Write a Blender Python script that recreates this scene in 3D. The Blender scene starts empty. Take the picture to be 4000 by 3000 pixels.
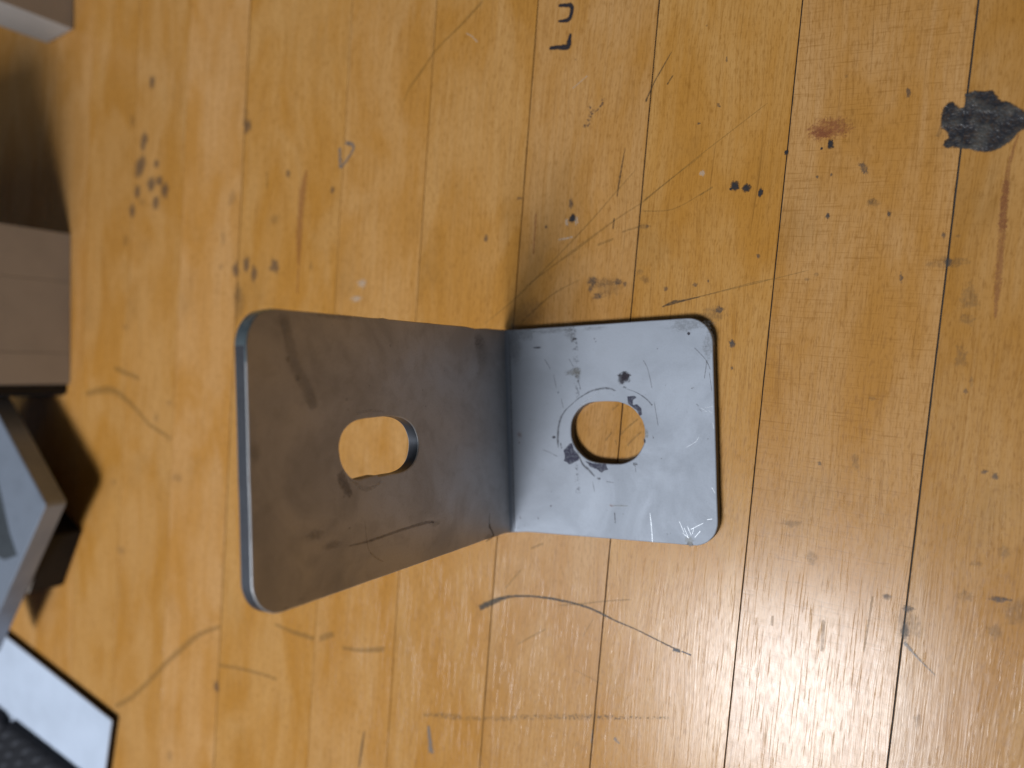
import bpy, bmesh, math, random
from mathutils import Vector, Matrix, noise as mnoise

# ------------------------------------------------------------------ camera, light, exposure
scene = bpy.context.scene
MM = 0.001
cam_d = bpy.data.cameras.new('camera')
cam = bpy.data.objects.new('camera', cam_d)
scene.collection.objects.link(cam)
cam.location = (0.09691154, 0.01143858, 0.16823045)
cam.rotation_euler = (-0.01498622, 0.52489541, -0.03130625)
cam_d.sensor_width = 36.0
cam_d.lens = 27.0286
cam_d.clip_start = 0.005
cam_d.clip_end = 20.0
cam_d.dof.use_dof = True
cam_d.dof.focus_distance = 0.160
cam_d.dof.aperture_fstop = 9.0
scene.camera = cam

world = bpy.data.worlds.new('World')
scene.world = world
world.use_nodes = True
bg = world.node_tree.nodes['Background']
bg.inputs['Color'].default_value = (0.78, 0.88, 1.0, 1)
bg.inputs['Strength'].default_value = 0.05


def ceiling_lamp(name, loc, sx, sy, watts, colour):
    d = bpy.data.lights.new(name, 'AREA')
    d.shape = 'RECTANGLE'
    d.size, d.size_y = sx, sy
    d.energy = watts
    d.color = colour
    o = bpy.data.objects.new(name, d)
    scene.collection.objects.link(o)
    o.location = loc
    return o


# the ceiling fixture whose glare lies on the boards, and a second one further off
ceiling_lamp('ceiling_lamp', (-0.14, -0.50, 1.1), 0.31, 0.29, 13.4, (0.93, 0.955, 1.0))
ceiling_lamp('ceiling_lamp', (-0.66, -0.40, 1.5), 0.5, 0.5, 3.6, (0.80, 0.91, 1.0))

scene.view_settings.view_transform = 'Standard'
scene.view_settings.look = 'None'
scene.view_settings.exposure = 0.0
scene.view_settings.gamma = 1.0
scene.view_settings.use_curve_mapping = False

# ------------------------------------------------------------------ helpers
COL = scene.collection
RNG = random.Random(7)


def link_mesh(name, verts, faces, mat, parent=None, smooth=None, scale=MM):
    me = bpy.data.meshes.new(name)
    me.from_pydata([(v[0] * scale, v[1] * scale, v[2] * scale) for v in verts], [], faces)
    me.update()
    if mat is not None:
        me.materials.append(mat)
    if smooth is not None:
        me.polygons.foreach_set('use_smooth', smooth)
    o = bpy.data.objects.new(name, me)
    COL.objects.link(o)
    if parent is not None:
        o.parent = parent
    return o


def tag(o, label=None, cat=None, group=None, kind=None):
    for k, v in (('label', label), ('category', cat), ('group', group), ('kind', kind)):
        if v:
            o[k] = v
    return o


def empty(name, loc=(0, 0, 0)):
    o = bpy.data.objects.new(name, None)
    o.empty_display_size = 0.01
    COL.objects.link(o)
    o.location = loc
    return o


class NT:
    """small wrapper for building node trees"""

    def __init__(self, name):
        self.m = bpy.data.materials.new(name)
        self.m.use_nodes = True
        self.t = self.m.node_tree
        self.t.nodes.clear()

    def n(self, typ, **kw):
        nd = self.t.nodes.new(typ)
        for k, v in kw.items():
            if k.startswith('i_'):
                nd.inputs[k[2:].replace('_', ' ')].default_value = v
            else:
                setattr(nd, k, v)
        return nd

    def l(self, a, b):
        self.t.links.new(a, b)

    def mapping(self, src, scale, loc=(0, 0, 0), rot=(0, 0, 0)):
        m = self.n('ShaderNodeMapping')
        m.inputs['Scale'].default_value = scale
        m.inputs['Location'].default_value = loc
        m.inputs['Rotation'].default_value = rot
        self.l(src, m.inputs['Vector'])
        return m.outputs[0]

    def noise(self, vec, scale=1.0, detail=2.0, rough=0.5, dist=0.0):
        nd = self.n('ShaderNodeTexNoise')
        nd.inputs['Scale'].default_value = scale
        nd.inputs['Detail'].default_value = detail
        nd.inputs['Roughness'].default_value = rough
        nd.inputs['Distortion'].default_value = dist
        self.l(vec, nd.inputs['Vector'])
        return nd.outputs['Fac']

    def rng(self, v, a, b, c=0.0, d=1.0, smooth=True):
        nd = self.n('ShaderNodeMapRange')
        if smooth:
            nd.interpolation_type = 'SMOOTHSTEP'
        self.l(v, nd.inputs['Value'])
        nd.inputs['From Min'].default_value = a
        nd.inputs['From Max'].default_value = b
        nd.inputs['To Min'].default_value = c
        nd.inputs['To Max'].default_value = d
        return nd.outputs['Result']

    def math(self, op, a, b=None, c=None):
        nd = self.n('ShaderNodeMath', operation=op)
        for i, s in enumerate((a, b, c)):
            if s is None:
                continue
            if isinstance(s, (int, float)):
                nd.inputs[i].default_value = s
            else:
                self.l(s, nd.inputs[i])
        return nd.outputs[0]

    def mix(self, fac, a, b, blend='MIX'):
        nd = self.n('ShaderNodeMix', data_type='RGBA', blend_type=blend)
        for i, s in ((0, fac), (6, a), (7, b)):
            if isinstance(s, (int, float)):
                nd.inputs[i].default_value = s
            elif isinstance(s, tuple):
                nd.inputs[i].default_value = (*s, 1) if len(s) == 3 else s
            else:
                self.l(s, nd.inputs[i])
        return nd.outputs[2]

    def bump(self, h, strength, dist, normal=None):
        nd = self.n('ShaderNodeBump')
        nd.inputs['Strength'].default_value = strength
        nd.inputs['Distance'].default_value = dist
        self.l(h, nd.inputs['Height'])
        if normal is not None:
            self.l(normal, nd.inputs['Normal'])
        return nd.outputs[0]

    def out(self, shader):
        o = self.n('ShaderNodeOutputMaterial')
        self.l(shader, o.inputs['Surface'])
        return self.m


# ------------------------------------------------------------------ materials
def wood_material():
    t = NT('varnished_maple')
    tc = t.n('ShaderNodeTexCoord')
    oi = t.n('ShaderNodeObjectInfo')
    sep = t.n('ShaderNodeSeparateColor')
    t.l(oi.outputs['Color'], sep.inputs[0])
    tone, warm, fig = sep.outputs[0], sep.outputs[1], sep.outputs[2]
    off = t.n('ShaderNodeVectorMath', operation='MULTIPLY_ADD')
    comb = t.n('ShaderNodeCombineXYZ')
    for i in range(3):
        t.l(oi.outputs['Random'], comb.inputs[i])
    t.l(comb.outputs[0], off.inputs[0])
    off.inputs[1].default_value = (0.7, 3.1, 0.0)
    t.l(tc.outputs['Object'], off.inputs[2])
    p = off.outputs[0]
    # slow waviness so that no streak is ruler straight
    wn = t.n('ShaderNodeTexNoise')
    wn.inputs['Scale'].default_value = 1.0
    wn.inputs['Detail'].default_value = 1.0
    t.l(t.mapping(p, (60, 22, 1)), wn.inputs['Vector'])
    wv = t.n('ShaderNodeVectorMath', operation='MULTIPLY_ADD')
    t.l(wn.outputs['Color'], wv.inputs[0])
    wv.inputs[1].default_value = (0.004, 0.0, 0.0)
    t.l(p, wv.inputs[2])
    p = wv.outputs[0]
    blotch = t.noise(t.mapping(p, (70, 24, 1)), 1, 4, 0.6, 0.6)
    grain = t.noise(t.mapping(p, (900, 16, 1)), 1, 5, 0.6, 0.15)
    grain2 = t.noise(t.mapping(p, (2600, 60, 1)), 1, 3, 0.6)
    fleck = t.noise(t.mapping(p, (3200, 520, 1)), 1, 2, 0.55, 0.3)
    fleck2 = t.noise(t.mapping(p, (1500, 420, 1), rot=(0, 0, 0.35)), 1, 3, 0.6, 0.5)
    ray = t.noise(t.mapping(p, (130, 2600, 1)), 1, 4, 0.65, 0.3)
    pore = t.noise(t.mapping(p, (1500, 26, 1), loc=(3, 5, 0)), 1, 3, 0.5, 0.1)
    tan = (0.62, 0.350, 0.150)
    orange = (0.53, 0.255, 0.064)
    brown = (0.30, 0.128, 0.024)
    c = t.mix(t.rng(blotch, 0.36, 0.68), tan, orange)
    c = t.mix(t.math('MULTIPLY', t.rng(grain, 0.35, 0.75), 0.50), c, orange)
    c = t.mix(t.math('MULTIPLY', t.rng(grain2, 0.46, 0.74), 0.42), c, brown)
    c = t.mix(t.math('MULTIPLY', t.rng(fleck, 0.50, 0.72), 0.45), c, brown)
    c = t.mix(t.math('MULTIPLY', t.rng(fleck2, 0.52, 0.74), 0.40), c, brown)
    rf = t.math('MULTIPLY', t.rng(ray, 0.5, 0.78), fig)
    c = t.mix(t.math('MULTIPLY', rf, 0.66), c, brown)
    c = t.mix(t.math('MULTIPLY', t.rng(pore, 0.645, 0.75), 0.5), c, (0.2, 0.085, 0.02))
    # hue shift of a board and its overall tone
    c = t.mix(warm, c, t.mix(1.0, c, (0.96, 0.91, 0.62), 'MULTIPLY'))
    tv = t.n('ShaderNodeCombineColor')
    for i in range(3):
        t.l(t.math('ADD', t.math('MULTIPLY', tone, 0.5), 0.75), tv.inputs[i])
    c = t.mix(1.0, c, tv.outputs[0], 'MULTIPLY')
    # handling grime, large and soft
    grime = t.noise(t.mapping(tc.outputs['Object'], (38, 30, 1), loc=(9, 2, 0)), 1, 5, 0.62)
    c = t.mix(t.math('MULTIPLY', t.rng(grime, 0.55, 0.78), 0.22), c, (0.22, 0.13, 0.05))
    speck = t.noise(t.mapping(tc.outputs['Object'], (420, 330, 1), loc=(1, 2, 0)), 1, 2, 0.5)
    c = t.mix(t.math('MULTIPLY', t.rng(speck, 0.755, 0.80), 0.55), c, (0.07, 0.05, 0.035))
    # relief: raised grain, wear and hairline scratches along the boards
    scr = t.noise(t.mapping(tc.outputs['Object'], (2600, 60, 1), rot=(0, 0, 0.02)), 1, 2, 0.55)
    h1 = t.math('ADD', t.math('MULTIPLY', grain2, 0.65), t.math('MULTIPLY', fleck, 0.12))
    h2 = t.math('ADD', h1, t.math('MULTIPLY', rf, -0.08))
    h3 = t.math('ADD', h2, t.math('MULTIPLY', t.rng(scr, 0.60, 0.67), 0.9))
    nrm = t.bump(h3, 0.25, 0.00010)
    und = t.noise(t.mapping(p, (260, 60, 1)), 1, 2, 0.5)
    nrm = t.bump(und, 0.08, 0.0006, nrm)
    b = t.n('ShaderNodeBsdfPrincipled')
    t.l(c, b.inputs['Base Color'])
    b.inputs['IOR'].default_value = 1.45
    b.inputs['Specular IOR Level'].default_value = 0.40
    t.l(t.rng(fleck2, 0.3, 0.8, 0.20, 0.28), b.inputs['Roughness'])
    t.l(nrm, b.inputs['Normal'])
    return t.out(b.outputs[0])


def steel_material(name, base, dark, rough=0.40, metallic=0.92, scale=1.0, mott=0.5):
    t = NT(name)
    tc = t.n('ShaderNodeTexCoord')
    p = tc.outputs['Object']
    big = t.noise(p, 55 * scale, 5, 0.62, 0.8)
    mid = t.noise(p, 240 * scale, 4, 0.6, 0.4)
    fine = t.noise(p, 2600 * scale, 3, 0.7)
    roll = t.noise(t.mapping(p, (160 * scale, 900 * scale, 160 * scale)), 1, 3, 0.6)
    c = t.mix(t.math('MULTIPLY', t.rng(big, 0.42, 0.66), mott * 0.8), base, dark)
    c = t.mix(t.math('MULTIPLY', t.rng(mid, 0.46, 0.68), mott * 0.6), c, dark)
    c = t.mix(t.math('MULTIPLY', t.rng(fine, 0.45, 0.75), 0.30), c, dark)
    pit = t.noise(p, 900 * scale, 2, 0.5)
    c = t.mix(t.math('MULTIPLY', t.rng(pit, 0.73, 0.79), 0.7), c, (0.06, 0.05, 0.05))
    b = t.n('ShaderNodeBsdfPrincipled')
    t.l(c, b.inputs['Base Color'])
    b.inputs['Metallic'].default_value = metallic
    r = t.math('ADD', t.rng(big, 0.3, 0.75, rough - 0.06, rough + 0.10), t.math('MULTIPLY', t.math('SUBTRACT', fine, 0.5), 0.10))
    t.l(r, b.inputs['Roughness'])
    h = t.math('ADD', t.math('MULTIPLY', fine, 0.5), t.math('MULTIPLY', roll, 0.4))
    t.l(t.bump(h, 0.18, 0.00008), b.inputs['Normal'])
    return t.out(b.outputs[0])


def painted_material(name, col, rough=0.45, var=0.15, scale=1.0, spec=0.5, metallic=0.0):
    t = NT(name)
    tc = t.n('ShaderNodeTexCoord')
    p = tc.outputs['Object']
    a = t.noise(p, 60 * scale, 4, 0.6)
    f = t.noise(p, 900 * scale, 3, 0.6)
    dk = tuple(q * (1 - 2 * var) for q in col)
    c = t.mix(t.rng(a, 0.3, 0.75), col, dk)
    c = t.mix(t.math('MULTIPLY', t.rng(f, 0.5, 0.8), 0.25), c, dk)
    b = t.n('ShaderNodeBsdfPrincipled')
    t.l(c, b.inputs['Base Color'])
    b.inputs['Metallic'].default_value = metallic
    b.inputs['Specular IOR Level'].default_value = spec
    t.l(t.rng(a, 0.3, 0.7, rough - 0.05, rough + 0.08), b.inputs['Roughness'])
    t.l(t.bump(f, 0.12, 0.00015), b.inputs['Normal'])
    return t.out(b.outputs[0])


MARK_KINDS = {   # colour, strength, edge raggedness, break-up, metallic, roughness
    'letter': ((0.012, 0.013, 0.022), 0.95, 0.55, 0.25, 0, 0.5),
    'ink': ((0.016, 0.016, 0.020), 0.95, 0.6, 0.2, 0, 0.45),
    'spot': ((0.05, 0.05, 0.052), 0.52, 0.9, 0.45, 0, 0.5),
    'smear': ((0.04, 0.04, 0.045), 0.6, 0.9, 0.6, 0, 0.5),
    'smudge': ((0.04, 0.038, 0.045), 0.75, 1.0, 0.95, 0, 0.5),
    'faint': ((0.075, 0.06, 0.04), 0.20, 1.0, 0.6, 0, 0.5),
    'crack': ((0.04, 0.03, 0.018), 0.70, 0.6, 0.55, 0, 0.6),
    'line': ((0.17, 0.105, 0.022), 0.28, 0.6, 0.45, 0, 0.5),
    'scribble': ((0.026, 0.026, 0.020), 0.85, 0.7, 0.50, 0, 0.5),
    'dashes': ((0.07, 0.055, 0.028), 0.50, 0.9, 0.95, 0, 0.5),
    'brown': ((0.22, 0.13, 0.035), 0.36, 0.8, 0.4, 0, 0.5),
    'rust': ((0.27, 0.095, 0.03), 0.40, 1.0, 0.5, 0, 0.5),
    'rustblot': ((0.26, 0.075, 0.028), 0.50, 1.1, 0.55, 0, 0.5),
    'grey': ((0.16, 0.17, 0.17), 0.65, 0.8, 0.5, 0, 0.4),
    'white': ((0.60, 0.55, 0.46), 0.42, 0.9, 0.5, 0, 0.4),
    'blot': ((0.020, 0.021, 0.026), 0.95, 0.5, 0.22, 0, 0.38),
    'inkblob': ((0.016, 0.009, 0.018), 0.95, 0.9, 0.35, 0, 0.35),
    'inksmear': ((0.030, 0.030, 0.060), 0.90, 0.7, 0.45, 0, 0.32),
    'scribe': ((0.10, 0.105, 0.12), 0.72, 0.8, 0.6, 0.4, 0.5),
    'bright': ((0.74, 0.77, 0.81), 0.28, 0.7, 0.45, 1.0, 0.33),
    'hair': ((0.12, 0.12, 0.13), 0.45, 0.5, 0.5, 0.3, 0.5),
    'greysmear': ((0.22, 0.22, 0.21), 0.50, 1.0, 0.5, 0.4, 0.5),
    'speckle': ((0.10, 0.10, 0.11), 0.42, 1.0, 1.0, 0.4, 0.5),
    'grime': ((0.14, 0.135, 0.13), 0.24, 1.1, 0.7, 0.4, 0.5),
    'streak': ((0.09, 0.08, 0.07), 0.20, 1.0, 0.4, 0.3, 0.5),
    'stain': ((0.08, 0.065, 0.05), 0.20, 1.1, 0.5, 0.2, 0.5),
    'darkstain': ((0.07, 0.042, 0.026), 0.34, 0.9, 0.4, 0.2, 0.5),
    'hairdark': ((0.03, 0.022, 0.018), 0.55, 0.8, 0.5, 0.2, 0.5),
    'pale': ((0.42, 0.40, 0.37), 0.40, 0.9, 0.5, 0.7, 0.45),
}
MARK_NAMES = {'letter': 'ink_letter', 'ink': 'ink_spot', 'spot': 'dark_spot', 'smear': 'dark_smear', 'smudge': 'ink_smudge',
              'faint': 'faint_stain', 'crack': 'crack', 'line': 'scratch', 'scribble': 'pencil_curve', 'dashes': 'broken_line',
              'brown': 'brown_line', 'rust': 'rust_streak', 'rustblot': 'rust_stain', 'grey': 'grey_scuff', 'white': 'pale_scuff',
              'blot': 'black_blot', 'inkblob': 'ink_spot', 'inksmear': 'ink_smear', 'scribe': 'scribed_arc', 'bright': 'bright_scratch',
              'hair': 'scratch', 'greysmear': 'grey_smear', 'speckle': 'speckle_band', 'grime': 'grime_patch', 'streak': 'dull_streak',
              'stain': 'stain', 'darkstain': 'dark_stain', 'hairdark': 'crack', 'pale': 'pale_scuff'}
_mk = {}


def mark_material(kind):
    if kind in _mk:
        return _mk[kind]
    col, strength, ragged, breakup, metal, rough = MARK_KINDS[kind]
    t = NT('mark_' + kind)
    tc = t.n('ShaderNodeTexCoord')
    at = t.n('ShaderNodeAttribute', attribute_name='edge')
    fine = t.noise(tc.outputs['Object'], 2600, 3, 0.6)
    mid = t.noise(tc.outputs['Object'], 1100, 4, 0.7)
    n = t.math('ADD', t.math('MULTIPLY', fine, 0.5), t.math('MULTIPLY', mid, 0.5))
    e = t.math('ADD', at.outputs['Fac'], t.math('MULTIPLY', t.math('SUBTRACT', n, 0.5), ragged * 2.2))
    a = t.rng(e, 0.95, 0.45, 0.0, 1.0)
    lo_b, hi_b = (0.50, 0.60) if kind in ('dashes', 'smudge', 'speckle') else (0.36, 0.60)
    brk = t.rng(t.noise(tc.outputs['Object'], 1700, 4, 0.65), lo_b, hi_b, 1.0 - breakup, 1.0)
    a = t.math('MULTIPLY', t.math('MULTIPLY', a, brk), strength)
    b = t.n('ShaderNodeBsdfPrincipled')
    cc = t.mix(t.math('MULTIPLY', fine, 0.5), col, tuple(min(1, q * 1.7) for q in col))
    if kind == 'blot':      # lumpy dried filler
        lump = t.noise(tc.outputs['Object'], 330, 3, 0.6)
        cc = t.mix(t.rng(lump, 0.42, 0.72), cc, (0.085, 0.082, 0.075))
        t.l(t.bump(lump, 0.6, 0.0012), b.inputs['Normal'])
    t.l(cc, b.inputs['Base Color'])
    b.inputs['Metallic'].default_value = metal
    b.inputs['Roughness'].default_value = rough
    tr = t.n('ShaderNodeBsdfTransparent')
    mx = t.n('ShaderNodeMixShader')
    t.l(a, mx.inputs[0])
    t.l(tr.outputs[0], mx.inputs[1])
    t.l(b.outputs[0], mx.inputs[2])
    _mk[kind] = t.out(mx.outputs[0])
    return _mk[kind]


WOOD = wood_material()
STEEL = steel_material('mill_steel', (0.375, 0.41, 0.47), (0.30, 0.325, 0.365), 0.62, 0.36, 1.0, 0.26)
UP_STEEL = steel_material('upright_bounce_steel', (0.54, 0.545, 0.555), (0.33, 0.325, 0.32), 0.52, 0.52, 1.0, 0.45)  # same steel as the base, less blue: bounced light put into its colour
EDGE = steel_material('cut_edge_steel', (0.09, 0.095, 0.11), (0.05, 0.05, 0.058), 0.46, 0.6, 2.0, 0.6)
WORN = steel_material('worn_edge_steel', (0.46, 0.56, 0.60), (0.16, 0.22, 0.25), 0.34, 0.9, 3.0, 0.8)
GAP = painted_material('joint_dirt', (0.045, 0.040, 0.036), 0.9, 0.2)
GREYPAINT = painted_material('warm_grey_paint', (0.50, 0.485, 0.47), 0.55, 0.06)
BLACKPAINT = painted_material('black_paint', (0.010, 0.010, 0.012), 0.55, 0.2, 1.0, 0.25)
PLATE_STEEL = steel_material('plate_steel', (0.27, 0.31, 0.38), (0.19, 0.215, 0.26), 0.42, 0.35, 0.6, 0.5)
DARK_STEEL = steel_material('dark_steel', (0.16, 0.18, 0.20), (0.08, 0.09, 0.10), 0.45, 0.8, 0.6, 0.5)
PALE = painted_material('pale_plastic', (0.62, 0.71, 0.86), 0.30, 0.07)
RUBBER = painted_material('black_rubber', (0.016, 0.017, 0.022), 0.6, 0.2, 0.6, 0.3)
BARSHADE = painted_material('shade_brown_base', (0.030, 0.020, 0.014), 0.6, 0.2, 1.0, 0.2)  # bar's dark lower layer, shade of its sides put into the colour
RIB = painted_material('rubber_rib', (0.060, 0.063, 0.075), 0.6, 0.2, 0.6, 0.3)
CHAMFER = steel_material('lit_chamfer', (0.30, 0.26, 0.22), (0.16, 0.13, 0.11), 0.45, 0.5)  # light caught on the block's edges, put into the chamfer colour

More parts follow.
